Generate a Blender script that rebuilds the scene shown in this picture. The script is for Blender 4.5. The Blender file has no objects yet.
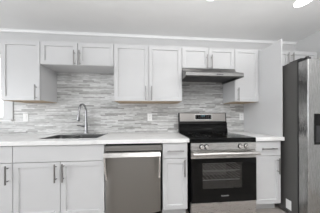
import bpy, bmesh, math, random
from mathutils import Vector, Matrix
C = bpy.context.scene.collection
random.seed(4)
PI = math.pi
# ------------------------------------------------------------ camera, world, lights, exposure
H = 2.44
cam = bpy.data.cameras.new('camera'); camo = bpy.data.objects.new('camera', cam); C.objects.link(camo)
cam.sensor_width = 36; cam.sensor_fit = 'HORIZONTAL'; cam.lens = 131.155/320*36
cam.shift_y = 10.9/320; cam.clip_start = .02
camo.location = (-.4458, -2.0869, 1.1521)
camo.rotation_euler = (Matrix.Rotation(-.0791, 4, 'Z') @ Matrix.Rotation(PI/2, 4, 'X') @ Matrix.Rotation(-.0039, 4, 'Z')).to_euler()
bpy.context.scene.camera = camo
vs = bpy.context.scene.view_settings
vs.view_transform = 'Standard'; vs.look = 'None'; vs.gamma = 1; vs.use_curve_mapping = False; vs.exposure = 0.05
w = bpy.data.worlds.new('world'); bpy.context.scene.world = w; w.use_nodes = True
w.node_tree.nodes['Background'].inputs[0].default_value = (.93, .96, 1, 1)
w.node_tree.nodes['Background'].inputs[1].default_value = 1.25
def area(name, loc, rot, sx, sy, power, col=(1, 1, 1), shape='RECTANGLE', spread=180):
    l = bpy.data.lights.new(name, 'AREA'); l.shape = shape; l.size = sx; l.size_y = sy; l.energy = power; l.color = col
    l.spread = math.radians(spread)
    o = bpy.data.objects.new(name, l); C.objects.link(o); o.location = loc; o.rotation_euler = rot; return o
area('rear_fill', (-.9, -5.35, 1.35), (PI/2, 0, 0), 3.4, 2.0, 3, (1, .99, .98))        # added soft fill behind the camera, towards the kitchen
area('side_fill', (-4.45, -2.6, 1.4), (PI/2, 0, -PI/2), 2.4, 1.6, 66, (.96, .98, 1))     # unseen fill added at the left to brighten side faces
area('ceiling_fill', (.45, -2.4, 1.85), (PI, 0, 0), 2.6, 1.2, 84)      # added out-of-frame fill, aimed up to brighten the ceiling
LIGHTS = [(1.268, -.758), (.218, -.768)]
DOWN = .5

# ------------------------------------------------------------ materials
def mat(name, col=(.8, .8, .8), rough=.5, metal=0, coat=0, spec=.5):
    m = bpy.data.materials.new(name); m.use_nodes = True
    b = m.node_tree.nodes['Principled BSDF']
    b.inputs['Base Color'].default_value = (*col, 1); b.inputs['Roughness'].default_value = rough
    b.inputs['Metallic'].default_value = metal; b.inputs['Coat Weight'].default_value = coat
    b.inputs['Specular IOR Level'].default_value = spec
    return m
def nd(m, t, **kw):
    n = m.node_tree.nodes.new(t)
    for k, v in kw.items(): setattr(n, k, v)
    return n
def lk(m, a, b): m.node_tree.links.new(a, b)
def bsdf(m): return m.node_tree.nodes['Principled BSDF']
def coords(m, scale=(1, 1, 1)):
    t = nd(m, 'ShaderNodeTexCoord'); mp = nd(m, 'ShaderNodeMapping'); mp.inputs['Scale'].default_value = scale
    lk(m, t.outputs['Object'], mp.inputs['Vector']); return mp.outputs['Vector']
def noise(m, vec, scale, detail=3):
    n = nd(m, 'ShaderNodeTexNoise'); n.inputs['Scale'].default_value = scale; n.inputs['Detail'].default_value = detail
    lk(m, vec, n.inputs['Vector']); return n.outputs['Fac']
def ramp(m, fac, stops):
    r = nd(m, 'ShaderNodeValToRGB'); e = r.color_ramp.elements
    while len(e) < len(stops): e.new(.5)
    for i, (p, c) in enumerate(stops): e[i].position = p; e[i].color = (*c, 1)
    lk(m, fac, r.inputs['Fac']); return r.outputs['Color']
def bump(m, h, strength=.1, dist=.002):
    b = nd(m, 'ShaderNodeBump'); b.inputs['Strength'].default_value = strength; b.inputs['Distance'].default_value = dist
    lk(m, h, b.inputs['Height']); lk(m, b.outputs['Normal'], bsdf(m).inputs['Normal'])
def paint(name, col, rough=.35, sc=60, st=.03):
    m = mat(name, col, rough); v = coords(m); f = noise(m, v, sc)
    c2 = tuple(x*.97 for x in col)
    lk(m, ramp(m, noise(m, v, 3), [(.3, c2), (.7, col)]), bsdf(m).inputs['Base Color'])
    bump(m, f, st, .001); return m
def brushed(name, col, rough, scale, st=.05):
    m = mat(name, col, rough, 1); v = coords(m, scale); f = noise(m, v, 20, 4)
    c2 = tuple(x*.95 for x in col)
    lk(m, ramp(m, f, [(.3, c2), (.7, col)]), bsdf(m).inputs['Base Color'])
    r = nd(m, 'ShaderNodeMapRange'); r.inputs['To Min'].default_value = rough*.85; r.inputs['To Max'].default_value = rough*1.2
    lk(m, f, r.inputs['Value']); lk(m, r.outputs['Result'], bsdf(m).inputs['Roughness'])
    bump(m, f, st, .0006); return m
M = {}
M['cab'] = paint('white_cabinet_paint', (.60, .602, .608), .36)
M['wall'] = paint('wall_paint', (.61, .61, .61), .6, 150)
M['ceil'] = paint('ceiling_paint', (.88, .88, .875), .75, 150)
M['casing'] = paint('window_casing_paint', (.70, .70, .70), .4)
M['trim'] = paint('trim_paint', (.90, .90, .90), .35)
M['steelv'] = brushed('brushed_steel_vertical_grain', (.31, .30, .285), .30, (40, 40, .6))
M['steelh'] = brushed('brushed_steel_horizontal_grain', (.60, .585, .57), .27, (.6, 40, 40))
M['steelf'] = brushed('brushed_steel_fridge_door', (.44, .44, .435), .26, (40, 40, .6))
M['nickel'] = brushed('brushed_nickel_pull', (.30, .295, .29), .28, (40, 40, 40), .01)
M['chrome'] = mat('chrome', (.36, .36, .37), .12, 1)
M['steelb'] = brushed('brushed_steel_backguard', (.40, .38, .365), .34, (.6, 40, 40))
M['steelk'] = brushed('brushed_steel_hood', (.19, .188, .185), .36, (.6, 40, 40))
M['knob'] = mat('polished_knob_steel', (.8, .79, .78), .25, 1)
M['sink'] = brushed('sink_steel', (.33, .33, .33), .28, (1, 30, 30))
M['black'] = mat('black_enamel', (.004, .004, .004), .16, 0, 0, .22)
M['glass'] = mat('black_ceramic_glass', (.003, .003, .003), .05, 0, 0, .2)
M['rubber'] = mat('dark_plastic', (.02, .02, .022), .5)
M['fside'] = paint('grey_fridge_side', (.085, .083, .08), .42, 300, .08)
M['plate'] = mat('white_plastic', (.82, .82, .81), .3)
M['slot'] = mat('dark_slot', (.05, .05, .05), .6)
M['marks'] = mat('light_print', (.55, .55, .55), .4)
M['toe'] = paint('toe_kick_paint', (.55, .55, .55), .5)
M['rack'] = mat('oven_rack_steel', (.6, .6, .6), .4, 1)
M['inner'] = mat('oven_cavity_enamel', (.16, .16, .16), .4)
M['filter'] = mat('grease_filter_mesh', (.22, .22, .22), .4, 1)
# oven window glass: dark tinted, slightly see-through
m = mat('tinted_oven_glass', (.01, .01, .01), .05); M['tint'] = m
gb = nd(m, 'ShaderNodeBsdfTransparent'); gb.inputs[0].default_value = (.75, .75, .75, 1)
gg = nd(m, 'ShaderNodeBsdfGlossy'); gg.inputs['Roughness'].default_value = .05; gg.inputs['Color'].default_value = (1, 1, 1, 1)
fr = nd(m, 'ShaderNodeValue'); fr.outputs[0].default_value = .06; mx = nd(m, 'ShaderNodeMixShader')
lk(m, fr.outputs[0], mx.inputs[0]); lk(m, gb.outputs[0], mx.inputs[1]); lk(m, gg.outputs[0], mx.inputs[2])
lk(m, mx.outputs[0], m.node_tree.nodes['Material Output'].inputs['Surface'])
# clear window pane
m = mat('window_glass', (1, 1, 1), .02); M['pane'] = m
gb = nd(m, 'ShaderNodeBsdfTransparent'); gg = nd(m, 'ShaderNodeBsdfGlossy'); gg.inputs['Roughness'].default_value = .02
fr = nd(m, 'ShaderNodeValue'); fr.outputs[0].default_value = .06; mx = nd(m, 'ShaderNodeMixShader')
lk(m, fr.outputs[0], mx.inputs[0]); lk(m, gb.outputs[0], mx.inputs[1]); lk(m, gg.outputs[0], mx.inputs[2])
lk(m, mx.outputs[0], m.node_tree.nodes['Material Output'].inputs['Surface'])
m = mat('lamp_lens', (1, 1, 1), .4); M['lens'] = m
bsdf(m).inputs['Emission Color'].default_value = (1, .99, .97, 1); bsdf(m).inputs['Emission Strength'].default_value = 6
m = mat('clock_digits', (.1, .3, .35), .4); M['digit'] = m
bsdf(m).inputs['Emission Color'].default_value = (.6, .85, 1, 1); bsdf(m).inputs['Emission Strength'].default_value = .15
# maple underside
m = mat('maple_veneer', (.6, .45, .3), .5); M['wood'] = m
lk(m, ramp(m, noise(m, coords(m, (1, 18, 18)), 4), [(.3, (.42, .30, .19)), (.7, (.62, .48, .33))]), bsdf(m).inputs['Base Color'])
# quartz
m = mat('white_quartz', (.86, .86, .86), .14, 0, .1); M['quartz'] = m
v = coords(m); n1 = noise(m, v, 7, 8)
lk(m, ramp(m, n1, [(.33, (.74, .735, .725)), (.43, (.81, .81, .805)), (.7, (.83, .83, .825))]), bsdf(m).inputs['Base Color'])
# floor planks
m = mat('floor_planks', (.3, .28, .26), .4); M['floor'] = m
br = nd(m, 'ShaderNodeTexBrick'); lk(m, coords(m), br.inputs['Vector'])
for k, x in (('Scale', 1), ('Brick Width', 1.2), ('Row Height', .16), ('Mortar Size', .002), ('Mortar Smooth', .1), ('Bias', 0)): br.inputs[k].default_value = x
br.inputs['Color1'].default_value = (.46, .42, .39, 1); br.inputs['Color2'].default_value = (.36, .33, .305, 1); br.inputs['Mortar'].default_value = (.09, .08, .075, 1)
g = ramp(m, noise(m, coords(m, (1.5, 30, 1)), 4, 6), [(.3, (.75, .75, .75)), (.7, (1.1, 1.1, 1.1))])
mm = nd(m, 'ShaderNodeMixRGB', blend_type='MULTIPLY'); mm.inputs[0].default_value = 1
lk(m, br.outputs['Color'], mm.inputs[1]); lk(m, g, mm.inputs[2]); lk(m, mm.outputs[0], bsdf(m).inputs['Base Color'])
# linear marble mosaic
m = mat('linear_marble_mosaic', (.7, .7, .7), .25); M['tile'] = m
tc = nd(m, 'ShaderNodeTexCoord'); sp = nd(m, 'ShaderNodeSeparateXYZ'); lk(m, tc.outputs['Object'], sp.inputs[0])
def brick(wd, rh, off, sx):
    cb = nd(m, 'ShaderNodeCombineXYZ'); ad = nd(m, 'ShaderNodeMath', operation='ADD'); ad.inputs[1].default_value = sx
    lk(m, sp.outputs['X'], ad.inputs[0]); lk(m, ad.outputs[0], cb.inputs['X']); lk(m, sp.outputs['Z'], cb.inputs['Y'])
    b = nd(m, 'ShaderNodeTexBrick'); b.offset = off; b.offset_frequency = 2; b.squash = .62; b.squash_frequency = 3
    lk(m, cb.outputs[0], b.inputs['Vector'])
    for k, x in (('Scale', 1), ('Brick Width', wd), ('Row Height', rh), ('Mortar Size', .0009), ('Mortar Smooth', .2), ('Bias', 0)): b.inputs[k].default_value = x
    b.inputs['Color1'].default_value = (0, 0, 0, 1); b.inputs['Color2'].default_value = (1, 1, 1, 1); b.inputs['Mortar'].default_value = (.5, .5, .5, 1)
    return b
b1 = brick(.26, .021, .37, 5.0)
tone = ramp(m, b1.outputs['Color'], [(0, (.32, .315, .305)), (.18, (.43, .425, .415)), (.42, (.53, .53, .522)), (.7, (.62, .62, .612)), (1, (.70, .70, .695))])
vein = ramp(m, noise(m, coords(m, (5, 1, 26)), 2.6, 5), [(.33, (.72, .72, .72)), (.52, (1, 1, 1)), (.75, (1.12, 1.12, 1.12))])
mm = nd(m, 'ShaderNodeMixRGB', blend_type='MULTIPLY'); mm.inputs[0].default_value = .9
lk(m, tone, mm.inputs[1]); lk(m, vein, mm.inputs[2]); lk(m, mm.outputs[0], bsdf(m).inputs['Base Color'])
inv = nd(m, 'ShaderNodeMath', operation='SUBTRACT'); inv.inputs[0].default_value = 1; lk(m, b1.outputs['Fac'], inv.inputs[1])
bump(m, inv.outputs[0], .35, .001)

# ------------------------------------------------------------ mesh helpers
class MB:
    def __init__(s): s.bm = bmesh.new()
    def box(s, x0, x1, y0, y1, z0, z1, bev=0, seg=2):
        r = bmesh.ops.create_cube(s.bm, size=1); vs_ = r['verts']
        for v_ in vs_: v_.co = Vector(((x0+x1)/2+v_.co.x*(x1-x0), (y0+y1)/2+v_.co.y*(y1-y0), (z0+z1)/2+v_.co.z*(z1-z0)))
        if bev:
            es = list({e for v_ in vs_ for e in v_.link_edges})
            bmesh.ops.bevel(s.bm, geom=es, offset=bev, segments=seg, affect='EDGES', profile=.5)
        return s
    def cyl(s, a, b, r, r2=None, n=20):
        a, b = Vector(a), Vector(b); d = b-a
        q = d.to_track_quat('Z', 'Y').to_matrix().to_4x4()
        bmesh.ops.create_cone(s.bm, cap_ends=True, segments=n, radius1=r, radius2=r if r2 is None else r2, depth=d.length, matrix=Matrix.Translation((a+b)/2) @ q)
        return s
    def tube(s, pts, r, n=14):
        pts = [Vector(p) for p in pts]; rings = []
        up = Vector((1, 0, 0))
        for i, p in enumerate(pts):
            t = (pts[min(i+1, len(pts)-1)]-pts[max(i-1, 0)]).normalized()
            u = up-t*up.dot(t)
            if u.length < .05: u = Vector((0, 0, 1))-t*t.z
            u.normalize(); v_ = t.cross(u); rr = r[i] if isinstance(r, (list, tuple)) else r
            rings.append([s.bm.verts.new(p+(u*math.cos(k*2*PI/n)+v_*math.sin(k*2*PI/n))*rr) for k in range(n)])
        for a, b in zip(rings, rings[1:]):
            for k in range(n): s.bm.faces.new((a[k], a[(k+1) % n], b[(k+1) % n], b[k]))
        s.bm.faces.new(rings[0][::-1]); s.bm.faces.new(rings[-1]); return s
    def prism(s, prof, x0, x1, bev=0):
        """profile of (y,z) points swept along x"""
        a = [s.bm.verts.new((x0, y, z)) for y, z in prof]; b = [s.bm.verts.new((x1, y, z)) for y, z in prof]
        n = len(prof); fs = [s.bm.faces.new(a), s.bm.faces.new(b[::-1])]
        for k in range(n): fs.append(s.bm.faces.new((a[k], b[k], b[(k+1) % n], a[(k+1) % n])))
        if bev:
            es = list({e for f in fs for e in f.edges}); bmesh.ops.bevel(s.bm, geom=es, offset=bev, segments=2, affect='EDGES', profile=.5)
        return s
    def build(s, name, m, parent=None, smooth=True):
        bmesh.ops.recalc_face_normals(s.bm, faces=s.bm.faces)
        me = bpy.data.meshes.new(name); s.bm.to_mesh(me); s.bm.free(); me.materials.append(m)
        if smooth:
            for p in me.polygons: p.use_smooth = True
            try: me.set_sharp_from_angle(angle=math.radians(35))
            except Exception: pass
        o = bpy.data.objects.new(name, me); C.objects.link(o)
        if smooth:
            wn_ = o.modifiers.new('weighted_normals', 'WEIGHTED_NORMAL'); wn_.keep_sharp = True
        if parent:
            o.parent = parent; w_ = Vector((0, 0, 0)); p = parent
            while p: w_ += p.location; p = p.parent
            me.transform(Matrix.Translation(-w_))       # every builder works in world coordinates
        return o
def thing(name, loc, label, cat, group=None):
    o = bpy.data.objects.new(name, None); C.objects.link(o); o.location = loc; o.empty_display_size = .1
    tag(o, label, cat, group); return o
def tag(o, label, cat, group=None):
    o['label'] = label; o['category'] = cat
    if group: o['group'] = group
    return o
def struct(o): o['kind'] = 'structure'; return o
def box(name, m, parent, *a, **k): return MB().box(*a, **k).build(name, m, parent)

# ------------------------------------------------------------ setting
XL, XR, YR = -4.2, 2.085, -5.0
struct(box('floor', M['floor'], None, XL, XR, YR, .0, -.05, 0))
struct(box('ceiling', M['ceil'], None, XL, XR, YR, .0, H, H+.05))
wb = MB()       # back wall with the window opening at left
WX0, WX1, WZ0, WZ1 = -3.55, -2.555, 1.15, 2.10
wb.box(XL-.1, WX0, 0, .12, -.05, H+.05).box(WX1, XR+.1, 0, .12, -.05, H+.05).box(WX0, WX1, 0, .12, -.05, WZ0).box(WX0, WX1, 0, .12, WZ1, H+.05)
struct(wb.build('wall_back', M['wall'], None))
struct(box('wall_right', M['wall'], None, XR, XR+.1, YR, 0, -.05, H+.05))
wl = MB().box(XL-.1, XL, YR, -3.8, -.05, H+.05).box(XL-.1, XL, -1.4, 0, -.05, H+.05).box(XL-.1, XL, -3.8, -1.4, -.05, .6).box(XL-.1, XL, -3.8, -1.4, 2.2, H+.05)
struct(wl.build('wall_left', M['wall'], None))
wf = MB().box(XL-.1, -2.6, YR-.1, YR, -.05, H+.05).box(.8, XR+.1, YR-.1, YR, -.05, H+.05).box(-2.6, .8, YR-.1, YR, -.05, .35).box(-2.6, .8, YR-.1, YR, 2.35, H+.05)
struct(wf.build('wall_front', M['wall'], None))
# crown moulding where the walls meet the ceiling
cp = [(0, H), (-.030, H), (-.030, H-.005), (-.020, H-.010), (-.014, H-.024), (-.014, H-.032), (0, H-.032)]
struct(MB().prism([(y-.0005, z-.0005) for y, z in cp], XL, XR).build('trim_1', M['trim'], None))
# window at left of the sink wall
wn = struct(box('window_1', M['casing'], None, WX1+.001, WX1+.13, -.022, -.0005, WZ0-.02, WZ1+.13, bev=.003))
MB().box(WX0-.13, WX0-.005, -.022, -.0005, WZ0-.02, WZ1+.13).box(WX0-.004, WX1+.004, -.022, -.0005, WZ1+.005, WZ1+.13).build('window_casing', M['casing'], wn)
box('window_sill', M['trim'], wn, WX0-.13, WX1+.13, -.045, -.0005, WZ0-.045, WZ0-.021, bev=.003)
f = MB()
for a in ((WX0, WX0+.045, WZ0, WZ1), (WX1-.012, WX1, WZ0, WZ1), (WX0+.045, WX1-.012, WZ0, WZ0+.02), (WX0+.045, WX1-.012, WZ1-.045, WZ1), (WX0+.045, WX1-.012, 1.61, 1.645)):
    f.box(a[0], a[1], .04, .08, a[2], a[3])
f.build('window_frame', M['trim'], wn)
box('pane', M['pane'], wn, WX0+.045, WX1-.012, .058, .062, WZ0+.02, WZ1-.045)
# tiled splash
ts = MB().box(-2.425, 1.1255, -.009, -.0005, .9145, 1.8295).box(-4.1, -2.425, -.009, -.0005, .9145, WZ0-.046)
tag(ts.build('tile_backsplash', M['tile'], None, smooth=False), 'grey and white linear marble mosaic backsplash along the counter wall', 'backsplash')

# ------------------------------------------------------------ cabinets
def pull(parent, x, y, z, L=.187, vert=True):
    """bar pull centred at x,z on the face y"""
    b = MB(); o = y-.032; h = L/2; k = h-.028
    if vert:
        b.cyl((x, o, z-h), (x, o, z+h), .0072)
        for s in (-k, k): b.cyl((x, o, z+s), (x, y+.0005, z+s), .0048)
    else:
        b.cyl((x-h, o, z), (x+h, o, z), .0072)
        for s in (-k, k): b.cyl((x+s, o, z), (x+s, y+.0005, z), .0048)
    h_ = b.build('handle', M['nickel'], parent); h_['label'] = 'brushed nickel bar pull'; return h_
def shaker(name, parent, x0, x1, z0, z1, y, t=.019, st=.07):
    """shaker front: y is its front face"""
    b = MB(); b.box(x0, x1, y, y+t, z0, z1); bm = b.bm; bm.faces.ensure_lookup_table()
    fr_ = min(bm.faces, key=lambda f_: f_.calc_center_median().y)
    bmesh.ops.inset_region(bm, faces=[fr_], thickness=st, depth=0)
    fr_ = min((f_ for f_ in bm.faces if abs(f_.normal.y) > .9), key=lambda f_: (round(f_.calc_center_median().y, 4), abs(f_.calc_center_median().x-(x0+x1)/2)+abs(f_.calc_center_median().z-(z0+z1)/2)))
    bmesh.ops.inset_region(bm, faces=[fr_], thickness=.006, depth=-.011)
    es = [e for e in bm.edges if all(abs(v_.co.y-y) < 1e-6 for v_ in e.verts) and (all(abs(v_.co.x-x0) < 1e-6 for v_ in e.verts) or all(abs(v_.co.x-x1) < 1e-6 for v_ in e.verts) or all(abs(v_.co.z-z0) < 1e-6 for v_ in e.verts) or all(abs(v_.co.z-z1) < 1e-6 for v_ in e.verts))]
    bmesh.ops.bevel(bm, geom=es, offset=.0015, segments=2, affect='EDGES')
    return b.build(name, M['cab'], parent)
UF = -.3165     # front of the upper doors
def upper(x0, x1, z0, z1, doors, label, under='wood', gap=.003, face=UF):
    """doors: list of (x0,x1,handle_x,handle_z)"""
    t = thing('wall_cabinet', ((x0+x1)/2, -.15, z0), label, 'cabinet')
    yb = face+.021
    box('cabinet_body', M['cab'], t, x0+.0008, x1-.0008, yb, -.0105, z0+.005, z1)
    u = box('underside', M[under], t, x0+.0008, x1-.0008, yb, -.0105, z0, z0+.0048)
    if under == 'wood': u['label'] = 'natural maple underside'
    for a, b, hx, hz in doors:
        d = shaker('door', t, a+gap, b-gap, z0+.002, z1-.014, face)
        pull(d, hx, face, hz)
    return t
ZT = 2.134
upper(-2.281, -1.8245, 1.372, ZT, [(-2.281, -1.8245, -1.862, 1.472)], 'single-door white wall cabinet left of the sink, beside the window')
upper(-1.8235, -.9145, 1.83, ZT, [(-1.8235, -1.369, -1.402, 1.916), (-1.369, -.9145, -1.336, 1.916)], 'short two-door white wall cabinet high above the sink faucet', under='cab')
upper(-.9135, -.0005, 1.372, ZT, [(-.9135, -.457, -.495, 1.474), (-.457, -.0005, -.419, 1.474)], 'tall two-door white wall cabinet between sink and range hood')
upper(.0005, .7625, 1.83, ZT, [(.0005, .3815, .348, 1.917), (.3815, .7625, .417, 1.917)], 'short two-door white wall cabinet directly above the range hood', under='cab')
upper(.7635, 1.1255, 1.372, ZT, [(.7635, 1.1255, .801, 1.471)], 'single-door white wall cabinet between range hood and tall end panel')
upper(1.1465, 2.06, 1.835, ZT, [(1.1465, 1.603, 1.566, 1.99), (1.603, 2.06, 1.64, 1.99)], 'white two-door cabinet over the refrigerator, behind its top', under='cab')
tag(box('end_panel', M['cab'], None, 1.127, 1.1405, -.64, -.0095, .9145, 2.085, bev=.001), 'tall white side panel standing on the counter beside the refrigerator', 'panel')

BF = -.629; CT = .871
def base(x0, x1, label, doors, drawers, split=.689, xr=None):
    t = thing('base_cabinet', ((x0+x1)/2, -.3, 0), label, 'cabinet'); yb = BF+.021; a, b_ = x0+.0008, x1-.0008
    c = MB().box(a, a+.018, yb, -.012, .105, CT-.001).box(b_-.018, b_, yb, -.012, .105, CT-.001).box(a+.018, b_-.018, yb, -.012, .105, .123)
    c.box(a+.018, b_-.018, -.024, -.012, .123, CT-.001).box(a+.018, b_-.018, yb, yb+.019, CT-.04, CT-.001).box(a+.018, b_-.018, yb, yb+.019, split-.02, split+.02)
    c.build('cabinet_body', M['cab'], t)
    box('toe_kick', M['toe'], t, a, b_, -.545, -.53, 0, .1045)
    g = .0028
    for p, q, hz in drawers:
        d = box('drawer', M['cab'], t, p+g, q-g, BF, BF+.019, split+g, CT-.009, bev=.0015)
        if hz: pull(d, (p+q)/2+(hz if isinstance(hz, float) else 0), BF, .778, .185, False)
    for p, q, hx, hz in doors:
        d = shaker('door', t, p+g, q-g, .115, split-g, BF); pull(d, hx, BF, hz)
    return t
base(-2.76, -2.304, 'white base cabinet furthest left under the window', [(-2.76, -2.304, -2.35, .575)], [(-2.76, -2.304, True)])
base(-2.303, -1.847, 'white base cabinet at far left of photo, left of the sink cabinet', [(-2.303, -1.847, -1.885, .575)], [(-2.303, -1.847, True)])
base(-1.846, -.934, 'wide two-door white base cabinet under the sink', [(-1.846, -1.3855, -1.422, .578), (-1.3855, -.934, -1.347, .58)], [(-1.846, -.934, False)])
base(-.303, -.018, 'narrow white base cabinet between dishwasher and range', [(-.303, -.018, -.058, .585)], [(-.303, -.018, True)])
base(.786, 1.127, 'white base cabinet right of the range, beside the refrigerator', [(.786, 1.127, 1.077, .572)], [(.786, 1.127, True)])

# countertops
SX0, SX1, SY0, SY1 = -1.705, -1.062, -.505, -.125     # sink cut-out
CF = -.655
c = MB().box(-4.1, SX0, CF, -.0095, CT, .914, bev=.002).box(SX1, -.004, CF, -.0095, CT, .914, bev=.002)
c.box(SX0-.003, SX1+.003, CF, SY0, CT, .914).box(SX0-.003, SX1+.003, SY1, -.0095, CT, .914)
tag(c.build('countertop', M['quartz'], None), 'long white quartz countertop left of the range, holding the sink', 'countertop')
tag(box('countertop', M['quartz'], None, .784, 1.149, CF, -.0095, CT, .914, bev=.003), 'short white quartz countertop between range and refrigerator', 'countertop')

# ------------------------------------------------------------ sink and faucet
s = thing('kitchen_sink', ((SX0+SX1)/2, -.3, .72), 'double-bowl stainless steel sink set into the white countertop', 'sink')
e = .001
def bowl(x0, x1, y0, y1, zt, zb):
    b = MB(); bm = b.bm
    def ring(i, z, n=6, r=.03):
        out = []
        for cx_, cy_, a0 in ((x1-i-r, y1-i-r, 0), (x0+i+r, y1-i-r, 90), (x0+i+r, y0+i+r, 180), (x1-i-r, y0+i+r, 270)):
            for k in range(n+1):
                a = math.radians(a0+90*k/n); out.append(bm.verts.new((cx_+r*math.cos(a), cy_+r*math.sin(a), z)))
        return out
    rs = [ring(0, zt), ring(.004, zt-.08), ring(.008, zb+.02), ring(.028, zb)]
    outer = [ring(-.0015, zt), ring(0, zb), ring(.02, zb-.004)]
    def bridge(p, q):
        for k in range(len(p)): bm.faces.new((p[k], p[(k+1) % len(p)], q[(k+1) % len(p)], q[k]))
    for p, q in zip(rs, rs[1:]): bridge(p, q)
    bm.faces.new(rs[-1])
    bridge(outer[0], rs[0])
    return b
mid = -1.44
bowl(SX0+.003, mid-.008, SY0+.003, SY1-.003, .905, .70).build('bowl', M['sink'], s)
bowl(mid+.008, SX1-.003, SY0+.003, SY1-.003, .905, .70).build('bowl', M['sink'], s)
box('divider', M['steelh'], s, mid-.0062, mid+.0062, SY0+.004, SY1-.004, .85, .905, bev=.003)
rm = MB().box(SX0+.0005, SX1-.0005, SY0+.0004, SY0+.0026, .872, .9135).box(SX0+.0005, SX1-.0005, SY1-.0026, SY1-.0004, .872, .9135)
rm.box(SX0+.0005, SX0+.0027, SY0+.003, SY1-.003, .872, .9135).box(SX1-.0027, SX1-.0005, SY0+.003, SY1-.003, .872, .9135)
rm.build('rim', M['sink'], s)
for xx in ((SX0+mid)/2, (SX1+mid)/2): MB().cyl((xx, -.3, .7), (xx, -.3, .705), .04).build('drain', M['chrome'], s)

FX, FY = -1.381, -.068
t = thing('kitchen_faucet', (FX, FY, .914), 'chrome gooseneck pull-down faucet with side lever behind the sink', 'faucet')
MB().box(FX-.125, FX+.13, FY-.027, FY+.027, .9142, .922, bev=.0035).build('deck_plate', M['chrome'], t)
pts = [(FX, FY, .922), (FX, FY, .93), (FX, FY, 1.20)]
R_ = .098
for k in range(1, 13):
    a = PI*k/12*.97; pts.append((FX, FY-R_+R_*math.cos(a), 1.235+R_*1.08*math.sin(a)))
pts.append((FX, pts[-1][1]-.004, 1.215))
MB().tube(pts, .0135).build('spout', M['chrome'], t)
MB().cyl((FX, FY, .922), (FX, FY, .945), .027, .024).cyl((FX, FY, .945), (FX, FY, 1.085), .0215, .0175).build('body', M['chrome'], t)
px_, py_, pz_ = pts[-1]
sh = MB().tube([(px_, py_, pz_), (px_-.001, py_-.003, pz_-.03), (px_-.002, py_-.008, pz_-.085), (px_-.002, py_-.009, pz_-.10)], [.0155, .0175, .022, .021]).build('spray_head', M['chrome'], t)
MB().cyl((px_-.002, py_-.0115, pz_-.103), (px_-.002, py_-.009, pz_-.099), .019).build('nozzle', M['rubber'], sh)
MB().cyl((FX-.012, FY, 1.025), (FX-.045, FY, 1.025), .015).tube([(FX-.045, FY, 1.025), (FX-.06, FY-.002, 1.028), (FX-.125, FY-.004, 1.04)], [.011, .009, .007]).build('lever', M['chrome'], t)
tag(MB().cyl((-1.095, -.062, .9142), (-1.095, -.062, .924), .022, .019).build('hole_cover', M['chrome'], None), 'small round metal hole cover on the counter right of the faucet', 'hole cover')

# ------------------------------------------------------------ dishwasher
DX0, DX1 = -.930, -.309
t = thing('dishwasher', ((DX0+DX1)/2, -.3, 0), 'stainless steel dishwasher between sink cabinet and narrow cabinet', 'dishwasher')
box('tub', M['black'], t, DX0+.004, DX1-.003, -.605, -.03, .1, .866)
box('toe_kick', M['black'], t, DX0+.01, DX1-.01, -.56, -.54, .0, .0995)
def bowed(name, x0, x1, z0, z1, y, d, th, m, parent, n=24, flat=.0):
    b = MB(); bm = b.bm; fr_, bk = [], []
    for k in range(n+1):
        u = -1+2*k/n; x = x0+(x1-x0)*k/n; yy = y+d*(abs(u)**4)
        fr_.append((bm.verts.new((x, yy, z0)), bm.verts.new((x, yy, z1)))); bk.append((bm.verts.new((x, y+th, z0)), bm.verts.new((x, y+th, z1))))
    for k in range(n):
        bm.faces.new((fr_[k][0], fr_[k+1][0], fr_[k+1][1], fr_[k][1])); bm.faces.new((bk[k][0], bk[k][1], bk[k+1][1], bk[k+1][0]))
        bm.faces.new((fr_[k][1], fr_[k+1][1], bk[k+1][1], bk[k][1])); bm.faces.new((fr_[k][0], bk[k][0], bk[k+1][0], fr_[k+1][0]))
    for k in (0, n): bm.faces.new((fr_[k][0], fr_[k][1], bk[k][1], bk[k][0]))
    return b.build(name, m, parent)
door = bowed('door', DX0+.006, DX1-.018, .115, .772, -.668, .034, .061, M['steelv'], t)
box('control_panel', M['steelv'], t, DX0+.006, DX1-.006, -.65, -.607, .790, .848, bev=.003)
# full-width pocket-bar handle, with arms in lighter steel imitating reflections at the door edges
hb = MB().prism([(-.712, .738), (-.716, .744), (-.698, .781), (-.690, .785), (-.664, .785), (-.664, .772), (-.688, .770), (-.702, .738)], DX0+.012, DX1-.022, bev=.001)
h_ = hb.build('handle', M['steelh'], t); h_['label'] = 'bright full-width stainless handle'
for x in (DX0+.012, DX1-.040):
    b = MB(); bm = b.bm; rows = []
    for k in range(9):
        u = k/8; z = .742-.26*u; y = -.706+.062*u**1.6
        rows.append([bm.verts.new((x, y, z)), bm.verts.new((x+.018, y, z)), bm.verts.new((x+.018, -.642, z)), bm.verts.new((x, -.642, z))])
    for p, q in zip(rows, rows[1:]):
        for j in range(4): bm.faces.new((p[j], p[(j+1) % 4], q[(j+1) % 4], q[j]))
    bm.faces.new(rows[0]); bm.faces.new(rows[-1][::-1]); b.build('reflection_arm', M['knob'], t)

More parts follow.
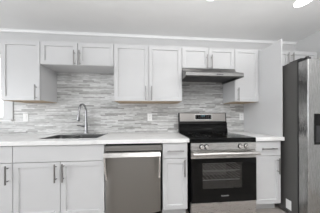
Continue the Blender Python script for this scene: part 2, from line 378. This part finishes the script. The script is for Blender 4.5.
# ------------------------------------------------------------ range
RX0, RX1 = .008, .776
t = thing('range', ((RX0+RX1)/2, -.33, 0), 'stainless electric range with black ceramic cooktop and glass oven door', 'range')
bd = MB().box(RX0, RX0+.05, -.63, -.035, .03, .885).box(RX1-.05, RX1, -.63, -.035, .03, .885).box(RX0+.05, RX1-.05, -.13, -.035, .03, .885)
bd.box(RX0+.05, RX1-.05, -.63, -.13, .03, .27).box(RX0+.05, RX1-.05, -.63, -.13, .72, .885)
bd.build('oven_body', M['black'], t)
box('oven_cavity', M['inner'], t, RX0+.051, RX1-.051, -.16, -.131, .271, .719)
for z in (.42, .53):
    r = MB()
    for k in range(3): r.cyl((RX0+.055, -.61+k*.23, z), (RX1-.055, -.61+k*.23, z), .004, n=8)
    for k in range(13): r.cyl((RX0+.08+k*.05, -.61, z+.005), (RX0+.08+k*.05, -.15, z+.005), .002, n=6)
    rk = r.build('oven_rack', M['rack'], t)
ck = MB().box(RX0-.001, RX1+.001, -.668, -.075, .886, .918, bev=.006).build('cooktop', M['glass'], t)
box('cooktop_front', M['black'], t, RX0, RX1, -.667, -.631, .864, .8855)
for x, y, r in ((.2, -.48, .11), (.585, -.49, .09), (.2, -.22, .08), (.585, -.23, .1)):
    b = MB()
    for rr in (r, r*.62):
        n = 48; a = [b.bm.verts.new((x+rr*math.cos(k*2*PI/n), y+rr*math.sin(k*2*PI/n), .9183)) for k in range(n)]
        c_ = [b.bm.verts.new((x+(rr-.003)*math.cos(k*2*PI/n), y+(rr-.003)*math.sin(k*2*PI/n), .9183)) for k in range(n)]
        for k in range(n): b.bm.faces.new((a[k], a[(k+1) % n], c_[(k+1) % n], c_[k]))
    o = b.build('burner_ring', mat('burner_print', (.12, .12, .12), .3), t)
cp_ = MB().prism([(-.631, .863), (-.668, .863), (-.676, .785), (-.631, .785)], RX0+.002, RX1-.002, bev=.002).build('control_panel', M['steelh'], t)
for x in (.130, .184, .580, .650):
    y = -.6725
    k = MB().cyl((x, y, .822), (x, y-.010, .8215), .0225, .0215, n=28).cyl((x, y-.010, .8215), (x, y-.034, .82), .0185, .0165, n=28).box(x-.0035, x+.0035, y-.041, y-.032, .805, .836, bev=.001).build('knob', M['knob'], t)
    MB().cyl((x, y+.002, .822), (x, y-.0018, .8222), .0295, n=28).build('knob_ring', M['black'], k)
# door
od = MB().box(RX0+.003, RX1-.003, -.672, -.6335, .690, .778, bev=.003).build('oven_door', M['steelh'], t)
OX0, OX1, OZ0, OZ1 = .138, .600, .352, .640
g = MB().box(RX0+.003, OX0, -.675, -.6335, .2, .6885).box(OX1, RX1-.003, -.675, -.6335, .2, .6885).box(OX0, OX1, -.675, -.6335, .2, OZ0).box(OX0, OX1, -.675, -.6335, OZ1, .6885)
g.build('glass_frame', M['glass'], od)
box('oven_window', M['tint'], od, OX0, OX1, -.6735, -.669, OZ0, OZ1)
hd = MB().tube([(RX0+.008, -.728, .752), (RX1-.008, -.728, .752)], .019, n=20)
for x in (RX0+.045, RX1-.045): hd.box(x-.014, x+.014, -.728, -.6718, .738, .768, bev=.004)
o = hd.build('handle', M['steelh'], od); o['label'] = 'thick stainless bar handle'
box('storage_drawer', M['steelh'], t, RX0+.003, RX1-.003, -.672, -.6335, .035, .195, bev=.003)
for x in (RX0+.06, RX1-.06):
    for y in (-.58, -.1): MB().cyl((x, y, 0), (x, y, .03), .018).build('foot', M['rubber'], t)
tx = bpy.data.curves.new('logo', 'FONT'); tx.body = 'FRIGIDAIRE'; tx.size = .018; tx.align_x = 'CENTER'; tx.extrude = .0003
lo = bpy.data.objects.new('logo', tx); C.objects.link(lo)
dg = bpy.context.evaluated_depsgraph_get(); me = bpy.data.meshes.new_from_object(lo.evaluated_get(dg)); bpy.data.objects.remove(lo)
me.transform(Matrix.Translation((.395, -.6757, .264)) @ Matrix.Rotation(PI/2, 4, 'X')); me.materials.clear(); me.materials.append(M['marks'])
lo = bpy.data.objects.new('logo', me); C.objects.link(lo); lo.parent = od; me.transform(Matrix.Translation(-t.location))
# backguard
bg = MB().prism([(-.036, .9185), (-.036, 1.222), (-.060, 1.222), (-.068, 1.212), (-.078, 1.085), (-.081, 1.072), (-.094, 1.062), (-.099, 1.050), (-.093, 1.035), (-.095, .985), (-.112, .96), (-.114, .9185)], RX0-.002, RX1+.002, bev=.002).build('backguard', M['black'], t)
pn = MB().prism([(-.062, 1.218), (-.070, 1.212), (-.0805, 1.088), (-.074, 1.088)], RX0+.012, RX1-.012, bev=.001).build('backguard_panel', M['steelb'], bg)
def onpanel(z): return -.070-(1.212-z)/.124*.0105
bz = MB().prism([(onpanel(1.2)-.001, 1.20), (onpanel(1.11)-.001, 1.110), (onpanel(1.11)+.004, 1.110), (onpanel(1.2)+.004, 1.20)], .262, .542).build('display_bezel', M['knob'], bg)
dp = MB().prism([(onpanel(1.19)-.002, 1.190), (onpanel(1.12)-.002, 1.120), (onpanel(1.12)+.004, 1.120), (onpanel(1.19)+.004, 1.190)], .272, .532).build('display', M['glass'], bg)
for k in range(8):
    for r_ in range(2):
        x = .288+k*.0325; z = 1.138+r_*.03
        if 2 < k < 5 and r_: continue
        box('button', M['marks'], bg, x, x+.009, onpanel(z)-.003, onpanel(z)-.001, z, z+.004)
b = MB()
for x in (.372, .386, .404, .418):
    b.box(x, x+.008, onpanel(1.17)-.003, onpanel(1.17)-.001, 1.166, 1.181)
b.build('clock', M['digit'], bg)

# ------------------------------------------------------------ hood
t = thing('range_hood', (.381, -.2, 1.66), 'slim stainless under-cabinet range hood above the cooktop', 'range hood')
HX0, HX1 = .002, .760
sh_ = [(-.0105, 1.829), (-.30, 1.829), (-.325, 1.822), (-.34, 1.785), (-.485, 1.722), (-.498, 1.712), (-.502, 1.672), (-.494, 1.664), (-.470, 1.664), (-.466, 1.676), (-.47, 1.70), (-.0105, 1.725)]
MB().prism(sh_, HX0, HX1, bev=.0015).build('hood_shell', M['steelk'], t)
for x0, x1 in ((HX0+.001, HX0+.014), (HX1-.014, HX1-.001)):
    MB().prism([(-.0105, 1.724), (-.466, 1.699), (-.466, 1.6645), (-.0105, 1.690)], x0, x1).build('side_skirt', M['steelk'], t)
for x0, x1 in ((.03, .376), (.386, .732)):
    f = MB()
    f.prism([(-.09, 1.7185), (-.40, 1.7015), (-.40, 1.696), (-.09, 1.713)], x0, x1)
    for k in range(14):
        y = -.10-.29*k/13; z = 1.712-.0165*k/13
        f.box(x0+.01, x1-.01, y-.006, y+.002, z-.005, z)
    f.build('grease_filter', M['filter'], t)
box('hood_lamp', M['plate'], t, .33, .43, -.462, -.412, 1.694, 1.6985)
for k in range(3): box('switch', M['rubber'], t, .40+k*.03, .418+k*.03, -.5035, -.500, 1.684, 1.698)

# ------------------------------------------------------------ refrigerator
GX0, GX1 = 1.178, 2.062
t = thing('refrigerator', ((GX0+GX1)/2, -.45, 0), 'stainless side-by-side refrigerator with dark grey side, at right edge', 'refrigerator')
box('cabinet_body', M['fside'], t, GX0, GX1, -.762, -.06, .03, 1.775, bev=.004)
box('door_gasket', M['rubber'], t, GX0+.006, GX1-.006, -.771, -.7625, .05, 1.765)
def rdoor(x0, x1):
    b = MB(); b.box(x0, x1, -.866, -.7715, .06, 1.752, bev=.010, seg=4); return b
d1 = rdoor(GX0+.001, 1.586).build('door', M['steelf'], t)
d2 = rdoor(1.590, GX1-.001).build('door', M['steelf'], t)
for d, x in ((d1, 1.545), (d2, 1.632)):
    MB().tube([(x, -.866, 1.55), (x, -.905, 1.53), (x, -.915, 1.45), (x, -.915, .75), (x, -.905, .67), (x, -.866, .65)], .011).build('handle', M['steelf'], d)
dp = MB().box(1.243, 1.455, -.869, -.8662, .865, 1.185, bev=.001).build('dispenser', M['glass'], d1)
dp['label'] = 'black ice and water dispenser'
box('dispenser_recess', M['rubber'], dp, 1.262, 1.436, -.8705, -.8692, .89, 1.06)
for x in (GX0+.004, GX1-.054):
    MB().box(x, x+.05, -.852, -.765, 1.7525, 1.776, bev=.004).box(x, x+.05, -.80, -.68, 1.7755, 1.787, bev=.003).cyl((x+.02, -.838, 1.7525), (x+.02, -.838, 1.784), .014).build('hinge_cover', M['rubber'], t)
for x in (GX0+.08, GX1-.08):
    for y in (-.7, -.12): MB().cyl((x, y, 0), (x, y, .03), .02).build('foot', M['rubber'], t)
st = box('sticker', M['plate'], t, GX0-.0012, GX0-.0001, -.700, -.640, .068, .178); st['label'] = 'small white sticker low on the grey side'

# ------------------------------------------------------------ outlets
def outlet(x, z, label, switch=False):
    t = tag(MB().box(x-.036, x+.036, -.0145, -.0095, z-.058, z+.058, bev=.002).build('wall_outlet', M['plate'], None), label, 'outlet')
    t.data.transform(Matrix.Translation((-x, 0, -z))); t.location = (x, 0, z)
    if switch:
        box('rocker', M['plate'], t, x-.016, x+.016, -.0175, -.0147, z-.033, z+.033, bev=.001)
    else:
        for dz in (-.02, .02):
            r = MB().cyl((x, -.0147, z+dz), (x, -.0165, z+dz), .0165, n=24).build('socket', M['plate'], t)
            MB().box(x-.0075, x-.005, -.0172, -.0166, z+dz-.004, z+dz+.006).box(x+.005, x+.0075, -.0172, -.0166, z+dz-.004, z+dz+.006).cyl((x, -.0166, z+dz-.009), (x, -.0172, z+dz-.009), .0025, n=10).build('slot', M['slot'], r)
outlet(-2.258, 1.158, 'white switch plate on the backsplash below the leftmost wall cabinet', True)
outlet(-.443, 1.155, 'white electrical outlet on the backsplash between sink and range')
outlet(1.083, 1.16, 'white electrical outlet on the backsplash right of the range')

# ------------------------------------------------------------ ceiling lights
def downlight(x, y, label):
    t = thing('recessed_light', (x, y, H), label, 'ceiling light', 'recessed ceiling lights')
    b = MB(); n = 48; rs = []
    for r, z in ((.088, H-.0005), (.088, H-.002), (.082, H-.004), (.0775, H-.003)):
        rs.append([b.bm.verts.new((x+r*math.cos(k*2*PI/n), y+r*math.sin(k*2*PI/n), z)) for k in range(n)])
    for p, q in zip(rs, rs[1:]):
        for k in range(n): b.bm.faces.new((p[k], p[(k+1) % n], q[(k+1) % n], q[k]))
    b.build('trim_ring', M['trim'], t)
    MB().cyl((x, y, H-.0032), (x, y, H-.0012), .077, n=48).build('lens', M['lens'], t)
    l = area('lamp', (0, 0, -.012), (0, 0, 0), .13, .13, DOWN, (1, .985, .965), 'DISK', 150); l.parent = t
downlight(*LIGHTS[0], 'bright recessed ceiling light in front of the refrigerator, at upper right')
downlight(*LIGHTS[1], 'recessed ceiling light in front of the range hood, cut by the top edge')
